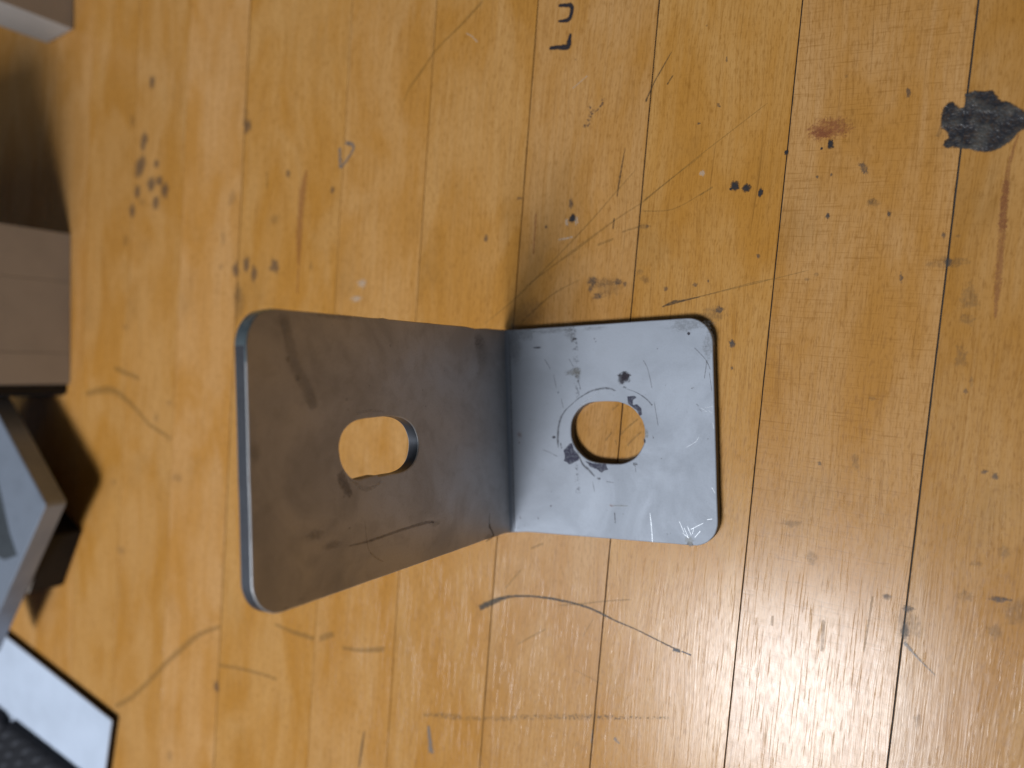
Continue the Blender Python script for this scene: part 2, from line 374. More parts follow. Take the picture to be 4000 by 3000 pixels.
# ------------------------------------------------------------------ where the marks lie (mm): s stroke (a, b, width), e ellipse, g outline
BENCH_MARKS = [
    ('s', 'letter', [(15.34,103.05,0.58),(17.46,102.54,0.86),(18.74,102.13,0.92),(18.89,100.92,0.92),(18.48,99.52,0.85),(17.94,98.93,0.93),(16.6,99.01,0.72),(15.11,99.3,0.43)]),
    ('s', 'letter', [(12.5,93.35,0.73),(14.92,92.97,0.94),(17.45,92.48,1.21),(17.93,93.64,1.07),(18.39,95.53,0.5)]),
    ('s', 'smudge', [(26.7,78.23,0.75),(25.77,76.63,0.48),(23.96,75.68,0.76),(23.03,74.88,0.69),(22.25,72.72,0.9),(20.98,72.8,0.35)]),
    ('s', 'smudge', [(22.4,77.65,0.63),(23.23,75.5,0.62)]),
    ('s', 'crack', [(43.24,85.2,0.13),(40.54,81.45,0.26),(38.83,79.0,0.23),(36.73,75.17,0.46)]),
    ('s', 'crack', [(31.56,65.77,0.1),(30.18,59.86,0.37),(29.16,54.51,0.2)]),
    ('s', 'crack', [(28.32,49.75,0.3),(27.9,47.2,0.3)]),
    ('s', 'crack', [(43.41,79.86,0.25),(41.91,78.01,0.26)]),
    ('s', 'line', [(63.72,69.42,0.15),(48.88,60.84,0.15),(43.75,57.68,0.19),(38.12,54.15,0.23),(35.41,52.48,0.33)]),
    ('s', 'line', [(49.58,60.94,0.12),(39.22,54.96,0.21),(35.39,52.48,0.26)]),
    ('s', 'line', [(34.04,60.22,0.13),(28.4,55.29,0.23),(22.08,49.61,0.28),(11.41,41.0,0.29),(1.23,33.18,0.3),(-8.32,27.26,0.21)]),
    ('s', 'line', [(35.61,52.53,0.22),(29.16,49.56,0.27),(23.91,46.74,0.41),(17.0,42.88,0.61),(12.41,40.44,0.29),(3.98,35.74,0.2)]),
    ('s', 'line', [(28.1,44.92,0.45),(23.83,43.89,0.46)]),
    ('s', 'line', [(35.01,47.08,0.35),(29.99,46.21,0.36)]),
    ('s', 'line', [(19.25,36.19,0.14),(11.69,33.26,0.29),(2.64,27.03,0.3)]),
    ('s', 'line', [(35.11,50.47,0.22),(42.54,49.88,0.17),(50.18,52.89,0.12)]),
    ('s', 'crack', [(39.33,28.12,0.17),(41.95,28.89,0.76),(44.1,29.14,0.42),(48.31,29.75,0.21)]),
    ('s', 'line', [(48.31,29.75,0.21),(54.44,30.74,0.2),(62.73,32.0,0.19)]),
    ('s', 'line', [(46.1,29.43,0.14),(54.0,30.82,0.13),(60.25,31.93,0.16),(64.07,32.24,0.16),(70.86,33.36,0.09)]),
    ('s', 'line', [(48.51,52.0,0.29),(51.63,53.49,0.28)]),
    ('s', 'line', [(-5.84,110.2,0.65),(-13.13,105.55,0.54),(-20.67,101.33,0.41),(-26.18,96.42,0.56),(-30.21,92.93,0.43),(-32.23,89.56,0.29)]),
    ('s', 'scribble', [(-12.26,-46.5,1.51),(-8.18,-44.53,1.48),(-4.43,-42.91,0.94),(-0.78,-42.09,0.59),(4.56,-41.6,0.54),(10.58,-41.66,0.65),(16.41,-42.18,0.55),(20.45,-42.99,0.54),(23.21,-43.93,0.5),(26.32,-44.98,0.42),(30.89,-46.18,0.3),(35.34,-47.69,0.33),(40.03,-49.3,0.36)]),
    ('s', 'ink', [(39.67,-49.46,0.72),(41.45,-49.68,0.71)]),
    ('s', 'ink', [(41.63,-49.65,0.28),(43.92,-50.2,0.28)]),
    ('s', 'line', [(10.97,-43.02,0.28),(17.24,-41.89,0.28),(23.31,-40.54,0.27),(29.94,-39.4,0.26)]),
    ('s', 'line', [(0.78,-35.11,0.29),(-4.36,-40.73,0.3)]),
    ('s', 'line', [(7.36,-49.3,0.37),(2.92,-51.92,0.29),(-1.16,-54.45,0.17)]),
    ('s', 'line', [(3.39,-29.76,0.37),(7.36,-28.09,0.37)]),
    ('s', 'line', [(20.39,-44.84,0.16),(17.2,-49.9,0.16)]),
    ('s', 'line', [(14.69,-58.13,0.16),(22.32,-60.56,0.15)]),
    ('s', 'dashes', [(-31.35,-77.75,0.7),(-24.85,-76.94,0.69),(-18.95,-75.81,0.67)]),
    ('s', 'dashes', [(-27.33,-77.12,0.76),(-19.28,-76.52,0.64),(-7.74,-74.48,0.61),(1.41,-72.31,0.76),(10.13,-70.55,0.73),(18.46,-69.01,0.87),(24.08,-67.93,0.62),(30.3,-66.8,0.45),(39.23,-65.17,0.29)]),
    ('s', 'grey', [(24.73,-72.62,0.54),(26.06,-73.83,0.23)]),
    ('s', 'grey', [(19.19,-71.84,0.12),(18.68,-75.27,0.12)]),
    ('s', 'brown', [(-171.47,-101.9,1.12),(-161.2,-96.8,1.08),(-149.79,-88.21,1.04),(-140.62,-80.81,1.09),(-131.79,-74.48,1.27),(-123.27,-68.91,1.03),(-112.72,-64.79,0.66)]),
    ('s', 'brown', [(-88.01,-60.72,0.49),(-79.72,-62.09,0.83),(-71.04,-62.93,0.92)]),
    ('s', 'brown', [(-69.07,-62.55,1.03),(-63.19,-60.29,1.01)]),
    ('s', 'brown', [(-60.17,-63.98,0.56),(-52.76,-63.58,0.76),(-44.09,-61.96,0.95)]),
    ('s', 'brown', [(-114.02,-77.68,0.6),(-103.98,-77.12,0.58),(-92.93,-77.36,0.56),(-87.25,-77.92,0.55)]),
    ('s', 'crack', [(-52.54,-86.68,0.33),(-53.75,-91.82,0.66),(-55.0,-97.88,0.44)]),
    ('s', 'grey', [(-29.69,-80.52,0.5),(-28.97,-88.07,1.1)]),
    ('e', 'spot', [-115.48,-84.82,1.13,1.61,0.0]),
    ('e', 'faint', [-140.67,-113.17,1.26,1.69,0.0]),
    ('s', 'brown', [(-184.54,12.24,1.12),(-172.39,13.52,1.62),(-165.75,12.72,1.41),(-159.36,9.63,1.21),(-152.14,4.98,0.85),(-147.12,1.08,0.84),(-137.22,-3.01,0.81)]),
    ('s', 'brown', [(-166.47,21.42,1.06),(-151.62,17.01,1.02)]),
    ('e', 'faint', [-158.76,35.66,1.72,0.79,0.0]),
    ('e', 'faint', [-135.76,8.37,1.38,0.88,0.0]),
    ('e', 'faint', [-142.95,3.33,1.21,1.28,0.0]),
    ('e', 'faint', [-136.26,-3.63,1.18,0.89,0.0]),
    ('e', 'faint', [-132.91,-17.1,2.92,1.26,0.0]),
    ('e', 'faint', [-168.28,-19.76,1.55,0.94,0.0]),
    ('e', 'faint', [-164.96,-44.29,2.64,1.07,0.0]),
    ('e', 'spot', [-140.31,118.63,1.46,2.0,-15.0]),
    ('e', 'spot', [-145.57,99.41,1.64,3.04,-15.0]),
    ('e', 'spot', [-147.97,91.14,2.31,3.82,-28.0]),
    ('e', 'spot', [-139.1,90.68,1.12,1.4,-15.0]),
    ('e', 'spot', [-142.19,83.85,1.94,2.27,-20.0]),
    ('e', 'spot', [-137.78,84.43,1.59,1.75,0.0]),
    ('e', 'spot', [-135.18,80.78,1.89,2.48,-10.0]),
    ('e', 'spot', [-149.99,82.49,1.66,2.04,-15.0]),
    ('e', 'spot', [-140.07,77.22,1.76,2.11,-10.0]),
    ('e', 'spot', [-153.18,75.98,1.51,2.31,0.0]),
    ('e', 'spot', [-93.91,94.6,1.48,2.19,0.0]),
    ('e', 'spot', [-76.78,77.11,0.75,1.06,0.0]),
    ('e', 'spot', [-59.15,69.36,0.69,0.76,0.0]),
    ('e', 'spot', [-92.71,48.47,1.19,2.52,0.0]),
    ('e', 'spot', [-83.63,49.62,1.78,1.89,0.0]),
    ('e', 'spot', [-101.01,50.43,1.36,1.95,0.0]),
    ('e', 'spot', [-96.05,51.33,1.2,2.21,-10.0]),
    ('e', 'faint', [-147.69,78.56,1.15,1.12,0.0]),
    ('e', 'faint', [-157.4,66.14,1.36,1.82,0.0]),
    ('e', 'faint', [-94.42,98.38,1.01,2.29,0.0]),
    ('e', 'faint', [-101.82,73.2,1.38,2.33,-25.0]),
    ('e', 'faint', [-106.45,61.12,0.98,2.12,0.0]),
    ('e', 'faint', [-107.85,52.05,0.98,1.04,0.0]),
    ('e', 'faint', [-100.08,39.39,2.44,5.11,-5.0]),
    ('e', 'faint', [-68.35,48.3,0.48,1.3,0.0]),
    ('e', 'faint', [-100.29,42.67,1.36,2.79,0.0]),
    ('e', 'faint', [-83.07,64.18,1.4,1.16,0.0]),
    ('e', 'faint', [-151.81,107.76,1.35,2.05,0.0]),
    ('s', 'rust', [(-69.07,77.18,0.41),(-70.77,71.76,1.56),(-72.04,64.93,1.36),(-72.94,57.13,1.36),(-73.38,48.37,0.42)]),
    ('s', 'rust', [(-73.44,48.38,0.37),(-74.34,40.52,0.37)]),
    ('s', 'grey', [(-55.88,81.37,0.59),(-55.82,75.22,0.59)]),
    ('s', 'grey', [(-55.82,75.22,0.49),(-52.95,77.48,0.49),(-50.93,79.65,0.49),(-50.61,81.06,0.49)]),
    ('s', 'grey', [(-50.61,81.06,0.68),(-53.61,82.23,0.69)]),
    ('s', 'spot', [(-53.07,81.93,0.69),(-52.36,81.46,0.68)]),
    ('s', 'line', [(-85.7,79.0,0.49),(-86.03,73.62,0.49)]),
    ('e', 'white', [-49.0,41.35,1.52,1.17,0.0]),
    ('e', 'white', [-51.06,37.13,1.65,0.84,0.0]),
    ('e', 'ink', [56.4,52.94,0.84,0.96,0.0]),
    ('e', 'ink', [58.74,52.14,0.71,0.83,0.0]),
    ('e', 'ink', [61.68,50.81,0.46,0.82,-15.0]),
    ('e', 'ink', [55.49,52.42,0.36,0.24,0.0]),
    ('e', 'ink', [17.58,51.0,0.89,0.93,0.0]),
    ('e', 'spot', [17.31,54.56,0.52,1.14,0.0]),
    ('e', 'spot', [53.3,70.97,0.25,0.42,30.0]),
    ('e', 'spot', [55.36,80.48,0.18,0.54,0.0]),
    ('e', 'spot', [48.92,67.88,0.31,0.24,0.0]),
    ('e', 'spot', [3.17,57.95,0.64,0.35,0.0]),
    ('e', 'spot', [36.42,46.78,0.33,0.32,0.0]),
    ('e', 'white', [16.07,50.36,0.45,0.87,0.0]),
    ('e', 'white', [18.66,50.36,0.44,0.87,0.0]),
    ('e', 'white', [49.39,56.77,0.56,0.55,0.0]),
    ('s', 'white', [(18.51,82.13,0.21),(22.6,84.39,0.21)]),
    ('s', 'white', [(-11.41,103.06,0.28),(-9.73,101.84,0.28),(-8.0,99.87,0.28)]),
    ('s', 'white', [(13.6,46.33,0.43),(17.7,46.6,0.42)]),
    ('e', 'spot', [22.38,35.46,1.06,0.97,0.0]),
    ('e', 'spot', [28.73,34.67,0.74,0.69,0.0]),
    ('e', 'spot', [23.71,31.74,1.05,0.61,0.0]),
    ('e', 'spot', [21.85,33.74,0.48,0.62,0.0]),
    ('e', 'spot', [52.31,26.47,0.89,0.73,0.0]),
    ('e', 'spot', [54.91,18.86,0.56,0.72,0.0]),
    ('e', 'spot', [-7.06,49.09,0.56,0.76,0.0]),
    ('e', 'spot', [10.41,49.98,0.31,0.36,0.0]),
    ('e', 'spot', [47.13,32.39,0.42,0.41,0.0]),
    ('e', 'spot', [50.04,32.95,0.21,0.33,0.0]),
    ('e', 'spot', [30.55,34.07,0.37,0.6,0.0]),
    ('e', 'spot', [40.32,32.16,0.43,0.42,0.0]),
    ('e', 'faint', [35.55,34.69,0.98,0.85,0.0]),
    ('e', 'faint', [26.36,33.57,3.29,1.96,0.0]),
    ('e', 'faint', [50.67,25.78,2.25,1.62,0.0]),
    ('e', 'faint', [35.67,46.79,1.17,0.59,0.0]),
    ('e', 'faint', [24.51,34.83,2.85,0.87,0.0]),
    ('e', 'faint', [34.26,36.52,0.72,0.6,0.0]),
    ('e', 'faint', [5.36,29.16,3.15,2.76,0.0]),
    ('s', 'rust', [(7.68,53.76,0.34),(6.59,43.56,0.34)]),
    ('e', 'rustblot', [75.44,61.62,3.07,1.74,0.0]),
    ('e', 'rustblot', [73.83,60.93,1.89,0.85,0.0]),
    ('e', 'ink', [75.8,58.45,0.53,0.79,0.0]),
    ('e', 'ink', [74.02,57.86,0.22,0.23,0.0]),
    ('e', 'ink', [67.1,58.28,0.39,0.46,0.0]),
    ('e', 'spot', [81.79,52.53,0.56,1.16,20.0]),
    ('e', 'spot', [75.72,52.25,0.21,0.28,0.0]),
    ('e', 'spot', [73.07,52.25,0.22,0.28,0.0]),
    ('e', 'spot', [90.0,65.86,0.34,0.8,0.0]),
    ('e', 'spot', [74.85,43.9,0.21,0.56,0.0]),
    ('e', 'faint', [83.0,45.71,0.71,0.66,0.0]),
    ('e', 'faint', [86.16,42.94,0.35,0.6,0.0]),
    ('e', 'faint', [79.08,71.54,0.26,0.33,0.0]),
    ('s', 'rust', [(105.61,46.4,0.78),(104.94,41.11,0.73),(104.52,35.47,0.68),(103.87,28.41,0.68),(103.22,21.04,0.21)]),
    ('s', 'rust', [(107.65,54.74,0.19),(105.78,47.95,0.42),(104.68,37.4,0.8)]),
    ('e', 'spot', [54.84,18.87,0.53,0.67,0.0]),
    ('e', 'spot', [54.7,13.69,0.2,0.33,0.0]),
    ('e', 'spot', [87.86,30.19,0.27,0.84,0.0]),
    ('e', 'spot', [60.87,37.3,0.32,0.46,0.0]),
    ('e', 'spot', [74.84,43.98,0.35,0.5,0.0]),
    ('e', 'spot', [86.0,42.95,0.27,0.42,0.0]),
    ('e', 'spot', [95.26,37.58,0.31,0.53,0.0]),
    ('e', 'spot', [98.23,7.84,0.3,0.41,0.0]),
    ('e', 'spot', [95.9,32.37,0.56,0.76,0.0]),
    ('e', 'faint', [72.33,32.27,0.42,0.32,0.0]),
    ('e', 'faint', [70.51,31.48,0.48,0.32,0.0]),
    ('e', 'faint', [83.31,45.45,1.12,0.76,0.0]),
    ('e', 'faint', [99.14,25.37,1.25,2.03,0.0]),
    ('e', 'faint', [99.14,9.71,0.3,0.87,0.0]),
    ('e', 'faint', [97.67,37.15,0.46,0.29,0.0]),
    ('e', 'faint', [82.07,6.76,0.56,0.43,0.0]),
    ('e', 'faint', [97.63,14.41,1.01,1.75,0.0]),
    ('e', 'faint', [98.8,21.33,1.25,0.87,0.0]),
    ('e', 'faint', [95.9,32.23,3.07,0.88,0.0]),
    ('e', 'smear', [102.47,-30.94,1.59,0.45,0.0]),
    ('e', 'spot', [100.8,-7.34,0.45,0.45,0.0]),
    ('e', 'spot', [102.53,-8.02,0.38,0.6,0.0]),
    ('e', 'spot', [71.99,-6.46,0.31,0.41,0.0]),
    ('e', 'spot', [87.63,-34.63,0.92,0.55,0.0]),
    ('e', 'spot', [86.83,-38.86,0.71,1.42,0.0]),
    ('e', 'spot', [83.8,-32.53,0.72,0.56,0.0]),
    ('e', 'faint', [103.62,-21.9,0.82,0.97,0.0]),
    ('e', 'faint', [97.34,-30.78,1.12,0.99,0.0]),
    ('e', 'faint', [105.24,-32.83,1.87,2.22,0.0]),
    ('e', 'faint', [101.7,-37.01,1.03,1.2,0.0]),
    ('e', 'faint', [66.14,-19.22,1.77,0.67,0.0]),
    ('e', 'faint', [69.93,-26.03,0.87,1.25,0.0]),
    ('e', 'faint', [88.67,-55.98,0.57,1.18,0.0]),
    ('e', 'faint', [99.11,-24.55,0.78,0.45,0.0]),
    ('e', 'faint', [87.39,-37.41,1.77,2.76,0.0]),
    ('e', 'faint', [78.81,-6.27,0.52,1.62,0.0]),
    ('s', 'grey', [(86.6,-41.05,0.45),(88.97,-43.83,0.19),(91.97,-46.84,0.15)]),
    ('s', 'brown', [(71.94,-38.63,0.4),(71.65,-42.39,0.4),(71.38,-45.32,0.4)]),
    ('s', 'brown', [(81.27,-32.62,0.27),(80.19,-39.17,0.27),(79.34,-44.12,0.27)]),
    ('s', 'brown', [(61.76,-39.1,0.34),(61.58,-41.26,0.34)]),
    ('g', 'blot', [(99.68,63.48),(100.97,63.66),(102.34,63.14),(103.6,63.1),(104.25,61.82),(105.0,60.87),(106.32,60.37),(107.43,59.24),(108.72,58.08),(110.74,57.23),(110.7,55.45),(108.47,55.55),(107.34,55.08),(106.75,54.18),(105.97,53.42),(104.81,52.83),(103.84,52.43),(102.57,52.43),(101.11,52.8),(99.94,53.35),(98.35,53.87),(97.15,54.32),(96.43,54.09),(95.83,54.67),(96.15,55.31),(96.67,55.69),(96.8,56.6),(96.41,57.38),(95.6,58.0),(95.54,59.54),(95.88,61.12),(96.63,62.25),(97.24,62.36),(97.63,61.81),(98.31,60.86),(99.32,60.89),(99.64,61.98)]),
    ('s', 'faint', [(95.51,58.37,0.66),(95.07,57.28,0.66),(94.64,56.42,0.67)]),
    ('s', 'line', [(28.26,6.15,0.33),(26.51,4.77,0.33)]),
    ('s', 'line', [(32.98,2.77,0.32),(30.64,1.0,0.33),(28.47,-1.0,0.33)]),
    ('s', 'line', [(33.72,-0.17,0.32),(31.6,-1.95,0.32),(30.09,-3.55,0.33)]),
    ('s', 'line', [(26.36,-0.42,0.33),(24.57,-2.44,0.33)]),
    ('s', 'line', [(27.16,-2.21,0.33),(27.34,-3.4,0.33)]),
]
BASE_MARKS = [
    ('e', 'inkblob', [30.69,12.36,1.37,1.21,0.0]),
    ('e', 'inkblob', [31.22,12.83,0.83,0.7,0.0]),
    ('g', 'inksmear', [(16.64,-3.05),(17.09,-2.94),(17.49,-4.35),(18.29,-5.24),(18.88,-6.33),(18.64,-6.94),(17.74,-7.27),(16.15,-8.02),(15.83,-7.52),(14.94,-7.14),(15.2,-6.02),(14.9,-4.7)]),
    ('g', 'inksmear', [(20.51,-7.14),(22.57,-7.64),(24.72,-7.78),(25.69,-7.59),(25.81,-8.54),(26.18,-8.82),(24.89,-9.26),(24.56,-9.66),(23.4,-8.81),(21.68,-8.26)]),
    ('g', 'inksmear', [(31.49,7.97),(33.14,8.04),(33.64,7.74),(32.71,7.17),(32.67,6.01),(33.7,6.1),(34.69,5.22),(34.81,3.87),(34.34,3.58),(33.76,4.84),(32.66,5.66),(31.65,6.41)]),
    ('e', 'inkblob', [12.37,-1.53,0.41,0.29,0.0]),
    ('e', 'inkblob', [35.33,-2.19,0.2,0.5,0.0]),
    ('s', 'scribe', [(28.62,9.34,0.2),(27.37,9.84,0.41),(25.88,9.99,0.45),(23.95,9.77,0.41),(22.2,9.31,0.33),(20.42,8.44,0.25),(18.62,7.36,0.21),(17.25,6.27,0.19),(15.64,4.96,0.26),(14.58,3.54,0.39),(13.92,1.91,0.43),(13.51,-0.13,0.43),(13.38,-2.18,0.48),(13.49,-4.12,0.26)]),
    ('s', 'scribe', [(30.53,10.32,0.36),(31.24,9.88,0.36)]),
    ('s', 'scribe', [(31.34,9.72,0.14),(33.37,9.0,0.16),(34.98,8.1,0.24),(36.36,7.03,0.24),(37.37,5.87,0.31)]),
    ('s', 'scribe', [(18.48,-4.93,0.21),(19.72,-7.72,0.46),(21.22,-9.08,0.5),(22.8,-10.66,0.37)]),
    ('s', 'scribe', [(14.05,-2.78,0.26),(14.34,-4.3,0.26)]),
    ('e', 'scribe', [23.87,-11.08,0.39,0.24,0.0]),
    ('s', 'bright', [(18.6,4.94,0.17),(19.92,6.34,0.34),(21.94,7.71,0.29),(24.8,9.36,0.12)]),
    ('s', 'bright', [(19.22,5.14,0.13),(20.81,6.73,0.17),(23.48,8.69,0.08)]),
    ('s', 'bright', [(17.03,6.17,0.19),(17.94,6.92,0.19)]),
    ('s', 'bright', [(17.83,-4.34,0.17),(19.11,-5.93,0.34),(20.61,-7.49,0.17)]),
    ('s', 'hair', [(10.41,17.36,0.18),(11.95,14.84,0.17)]),
    ('s', 'hair', [(12.72,13.58,0.17),(13.35,10.29,0.17)]),
    ('s', 'hair', [(16.91,17.3,0.17),(18.29,14.62,0.17),(19.21,11.98,0.17),(19.76,9.75,0.17)]),
    ('s', 'hair', [(35.51,16.16,0.16),(36.56,14.02,0.16),(37.43,9.69,0.16)]),
    ('s', 'hair', [(37.85,6.72,0.16),(38.63,1.19,0.16)]),
    ('s', 'hair', [(9.15,-4.61,0.18),(11.22,-5.29,0.17),(13.15,-6.21,0.17)]),
    ('s', 'hair', [(22.23,-11.84,0.17),(22.63,-14.21,0.17)]),
    ('s', 'hair', [(25.67,-11.7,0.16),(27.58,-11.92,0.16)]),
    ('s', 'hair', [(14.6,7.82,0.17),(15.09,5.37,0.17)]),
    ('s', 'hair', [(32.89,-7.74,0.16),(33.05,-9.28,0.16)]),
    ('e', 'greysmear', [17.82,13.93,1.67,0.61,0.0]),
    ('e', 'scribe', [32.9,-7.45,0.45,0.35,0.0]),
    ('e', 'greysmear', [35.84,-0.55,0.48,0.85,0.0]),
    ('e', 'scribe', [13.84,9.2,0.23,0.16,0.0]),
    ('s', 'speckle', [(18.13,24.76,1.05),(18.55,20.12,1.38),(18.79,13.96,1.37),(19.03,7.8,0.81)]),
    ('s', 'speckle', [(18.35,-7.59,0.97),(18.33,-15.29,0.97)]),
    ('e', 'inkblob', [46.14,21.56,0.29,0.28,0.0]),
    ('e', 'inkblob', [18.6,21.85,0.51,0.19,0.0]),
    ('e', 'inkblob', [8.52,20.29,0.99,0.16,0.0]),
    ('e', 'inkblob', [-6.61,-21.24,0.29,0.37,0.0]),
    ('e', 'rust', [2.86,-1.0,0.55,0.56,0.0]),
    ('e', 'rust', [2.65,-3.01,0.23,0.2,0.0]),
    ('e', 'rust', [26.88,-17.24,0.45,0.19,0.0]),
    ('s', 'greysmear', [(27.37,-17.21,0.27),(30.96,-17.09,0.27)]),
    ('s', 'scribe', [(27.53,-18.78,0.27),(27.69,-21.28,0.27)]),
    ('s', 'hair', [(47.32,18.44,0.18),(49.68,15.8,0.18),(50.74,13.47,0.18)]),
    ('s', 'hair', [(50.1,15.78,0.18),(49.35,11.58,0.18)]),
    ('s', 'hair', [(47.44,6.14,0.21),(47.97,5.61,0.21)]),
    ('s', 'hair', [(50.48,12.96,0.14),(50.9,8.74,0.14)]),
    ('s', 'bright', [(36.1,-18.27,0.19),(36.4,-21.36,0.34),(36.56,-25.01,0.19)]),
    ('e', 'inkblob', [45.15,-24.61,0.62,0.46,0.0]),
    ('e', 'greysmear', [45.16,-23.97,0.95,0.71,0.0]),
    ('s', 'bright', [(47.78,-1.11,0.14),(47.03,-2.19,0.14),(44.82,-3.47,0.14)]),
    ('s', 'bright', [(49.39,5.24,0.14),(51.16,5.58,0.14)]),
    ('s', 'bright', [(50.08,4.71,0.14),(51.05,4.0,0.14)]),
    ('s', 'bright', [(50.33,-11.97,0.14),(51.07,-13.34,0.14)]),
    ('s', 'bright', [(43.96,-21.2,0.15),(44.82,-23.28,0.14)]),
    ('s', 'bright', [(44.71,-20.79,0.14),(45.56,-22.87,0.14)]),
    ('s', 'bright', [(46.15,-21.04,0.14),(45.75,-22.5,0.14)]),
    ('s', 'bright', [(47.57,-21.65,0.14),(46.27,-23.17,0.14)]),
    ('s', 'bright', [(43.57,-22.3,0.15),(45.0,-23.44,0.14)]),
    ('s', 'bright', [(45.42,-21.45,0.14),(48.34,-19.83,0.14)]),
    ('s', 'bright', [(49.07,-19.08,0.14),(50.32,-18.82,0.14)]),
    ('s', 'bright', [(48.49,5.25,0.14),(49.72,4.36,0.14)]),
    ('s', 'bright', [(50.89,2.07,0.14),(51.17,0.67,0.14)]),
    ('s', 'bright', [(42.9,-19.84,0.15),(43.93,-22.27,0.15)]),
    ('e', 'grime', [5.69,23.73,1.82,1.19,0.0]),
    ('e', 'grime', [12.41,24.14,3.95,0.55,0.0]),
    ('e', 'grime', [17.58,23.25,1.54,1.54,0.0]),
    ('e', 'grime', [23.48,24.06,2.48,0.45,0.0]),
    ('e', 'grime', [1.94,21.73,1.86,4.82,0.0]),
    ('e', 'grime', [46.3,23.4,4.35,1.07,0.0]),
    ('e', 'grime', [50.48,19.28,1.06,2.81,0.0]),
    ('e', 'greysmear', [19.0,13.95,0.85,1.0,0.0]),
]
UP_MARKS = [
    ('s', 'streak', [(24.29,76.41,1.88),(15.75,73.92,2.21),(11.95,71.5,2.54),(8.05,69.66,1.73)]),
    ('e', 'stain', [13.51,73.53,0.83,0.52,0.0]),
    ('e', 'stain', [16.78,75.6,0.49,0.51,0.0]),
    ('e', 'stain', [9.49,61.51,0.44,0.36,0.0]),
    ('e', 'stain', [19.82,48.5,0.35,0.33,0.0]),
    ('e', 'stain', [14.29,16.97,0.48,0.32,0.0]),
    ('e', 'stain', [1.81,7.55,0.39,0.34,0.0]),
    ('e', 'stain', [7.7,61.21,0.37,0.36,0.0]),
    ('e', 'stain', [1.75,83.03,1.12,1.54,0.0]),
    ('s', 'darkstain', [(-3.49,63.84,1.53),(-5.62,62.83,1.86),(-8.29,60.9,1.26)]),
    ('s', 'pale', [(-4.94,61.14,0.44),(-6.96,58.38,0.65),(-7.57,55.65,0.66),(-6.55,52.15,0.41)]),
    ('s', 'pale', [(6.83,58.98,0.38),(7.18,55.05,0.4),(6.86,50.96,0.41)]),
    ('s', 'darkstain', [(-17.26,62.19,0.19),(-17.41,56.05,0.46),(-17.06,47.68,0.47),(-16.97,38.44,0.62),(-17.32,35.49,0.4)]),
    ('e', 'stain', [-17.61,35.0,2.03,0.65,0.0]),
    ('e', 'stain', [-13.72,70.47,2.35,0.96,0.0]),
    ('e', 'stain', [-24.63,77.54,0.75,0.36,0.0]),
    ('e', 'stain', [-24.56,13.1,2.53,0.66,0.0]),
    ('e', 'stain', [-22.05,13.29,0.76,0.65,0.0]),
    ('e', 'stain', [-16.25,66.12,2.14,0.74,0.0]),
    ('e', 'stain', [-23.86,74.09,0.65,0.23,0.0]),
    ('s', 'pale', [(-13.49,57.47,0.13),(-18.6,56.7,0.17),(-20.53,54.98,0.3),(-22.19,52.38,0.21)]),
    ('e', 'stain', [21.8,15.68,2.19,1.96,0.0]),
    ('e', 'stain', [18.87,14.92,2.45,3.94,0.0]),
    ('e', 'stain', [24.62,63.83,5.41,0.6,0.0]),
    ('s', 'hairdark', [(-18.94,13.13,0.19),(-21.86,13.41,0.38),(-24.46,11.83,0.49),(-25.29,15.32,0.38)]),
]


# ------------------------------------------------------------------ marks: thin films lying on a surface
def stroke_mesh(pts, widen=1.0):
    """pts: (a, b, width) in mm; returns 2-D verts, faces, edge values"""
    P = []
    n = len(pts)
    for i in range(n - 1):                       # Catmull-Rom resampling
        p0, p1, p2, p3 = pts[max(i - 1, 0)], pts[i], pts[i + 1], pts[min(i + 2, n - 1)]
        steps = 6 if n > 2 else 8
        for k in range(steps):
            s = k / steps
            P.append(tuple(0.5 * (2 * p1[j] + (p2[j] - p0[j]) * s + (2 * p0[j] - 5 * p1[j] + 4 * p2[j] - p3[j]) * s * s
                                  + (3 * p1[j] - p0[j] - 3 * p2[j] + p3[j]) * s ** 3) for j in range(3)))
    P.append(tuple(pts[-1]))
    V, F, E = [], [], []
    m = len(P)
    length = sum(math.dist(P[i][:2], P[i + 1][:2]) for i in range(m - 1))
    w0 = max(p[2] for p in P)
    run = 0
    for i, (a, b, w) in enumerate(P):
        if i:
            run += math.dist(P[i - 1][:2], P[i][:2])
        q, r = P[max(i - 1, 0)], P[min(i + 1, m - 1)]
        dx, dy = r[0] - q[0], r[1] - q[1]
        L = math.hypot(dx, dy) or 1
        nx, ny = -dy / L, dx / L
        hw = max(w * widen, 0.12) * 0.75
        cap = max(0.0, 1 - min(run, length - run) / max(w0 * 0.6, 0.15)) * 0.8   # soft ends
        for k, e in ((-1, 1.0), (-0.5, 0.5), (0, 0.0), (0.5, 0.5), (1, 1.0)):
            V.append((a + nx * hw * k, b + ny * hw * k))
            E.append(max(e, cap))
        if i:
            o = (i - 1) * 5
            for k in range(4):
                F.append((o + k, o + k + 1, o + k + 6, o + k + 5))
    return V, F, E


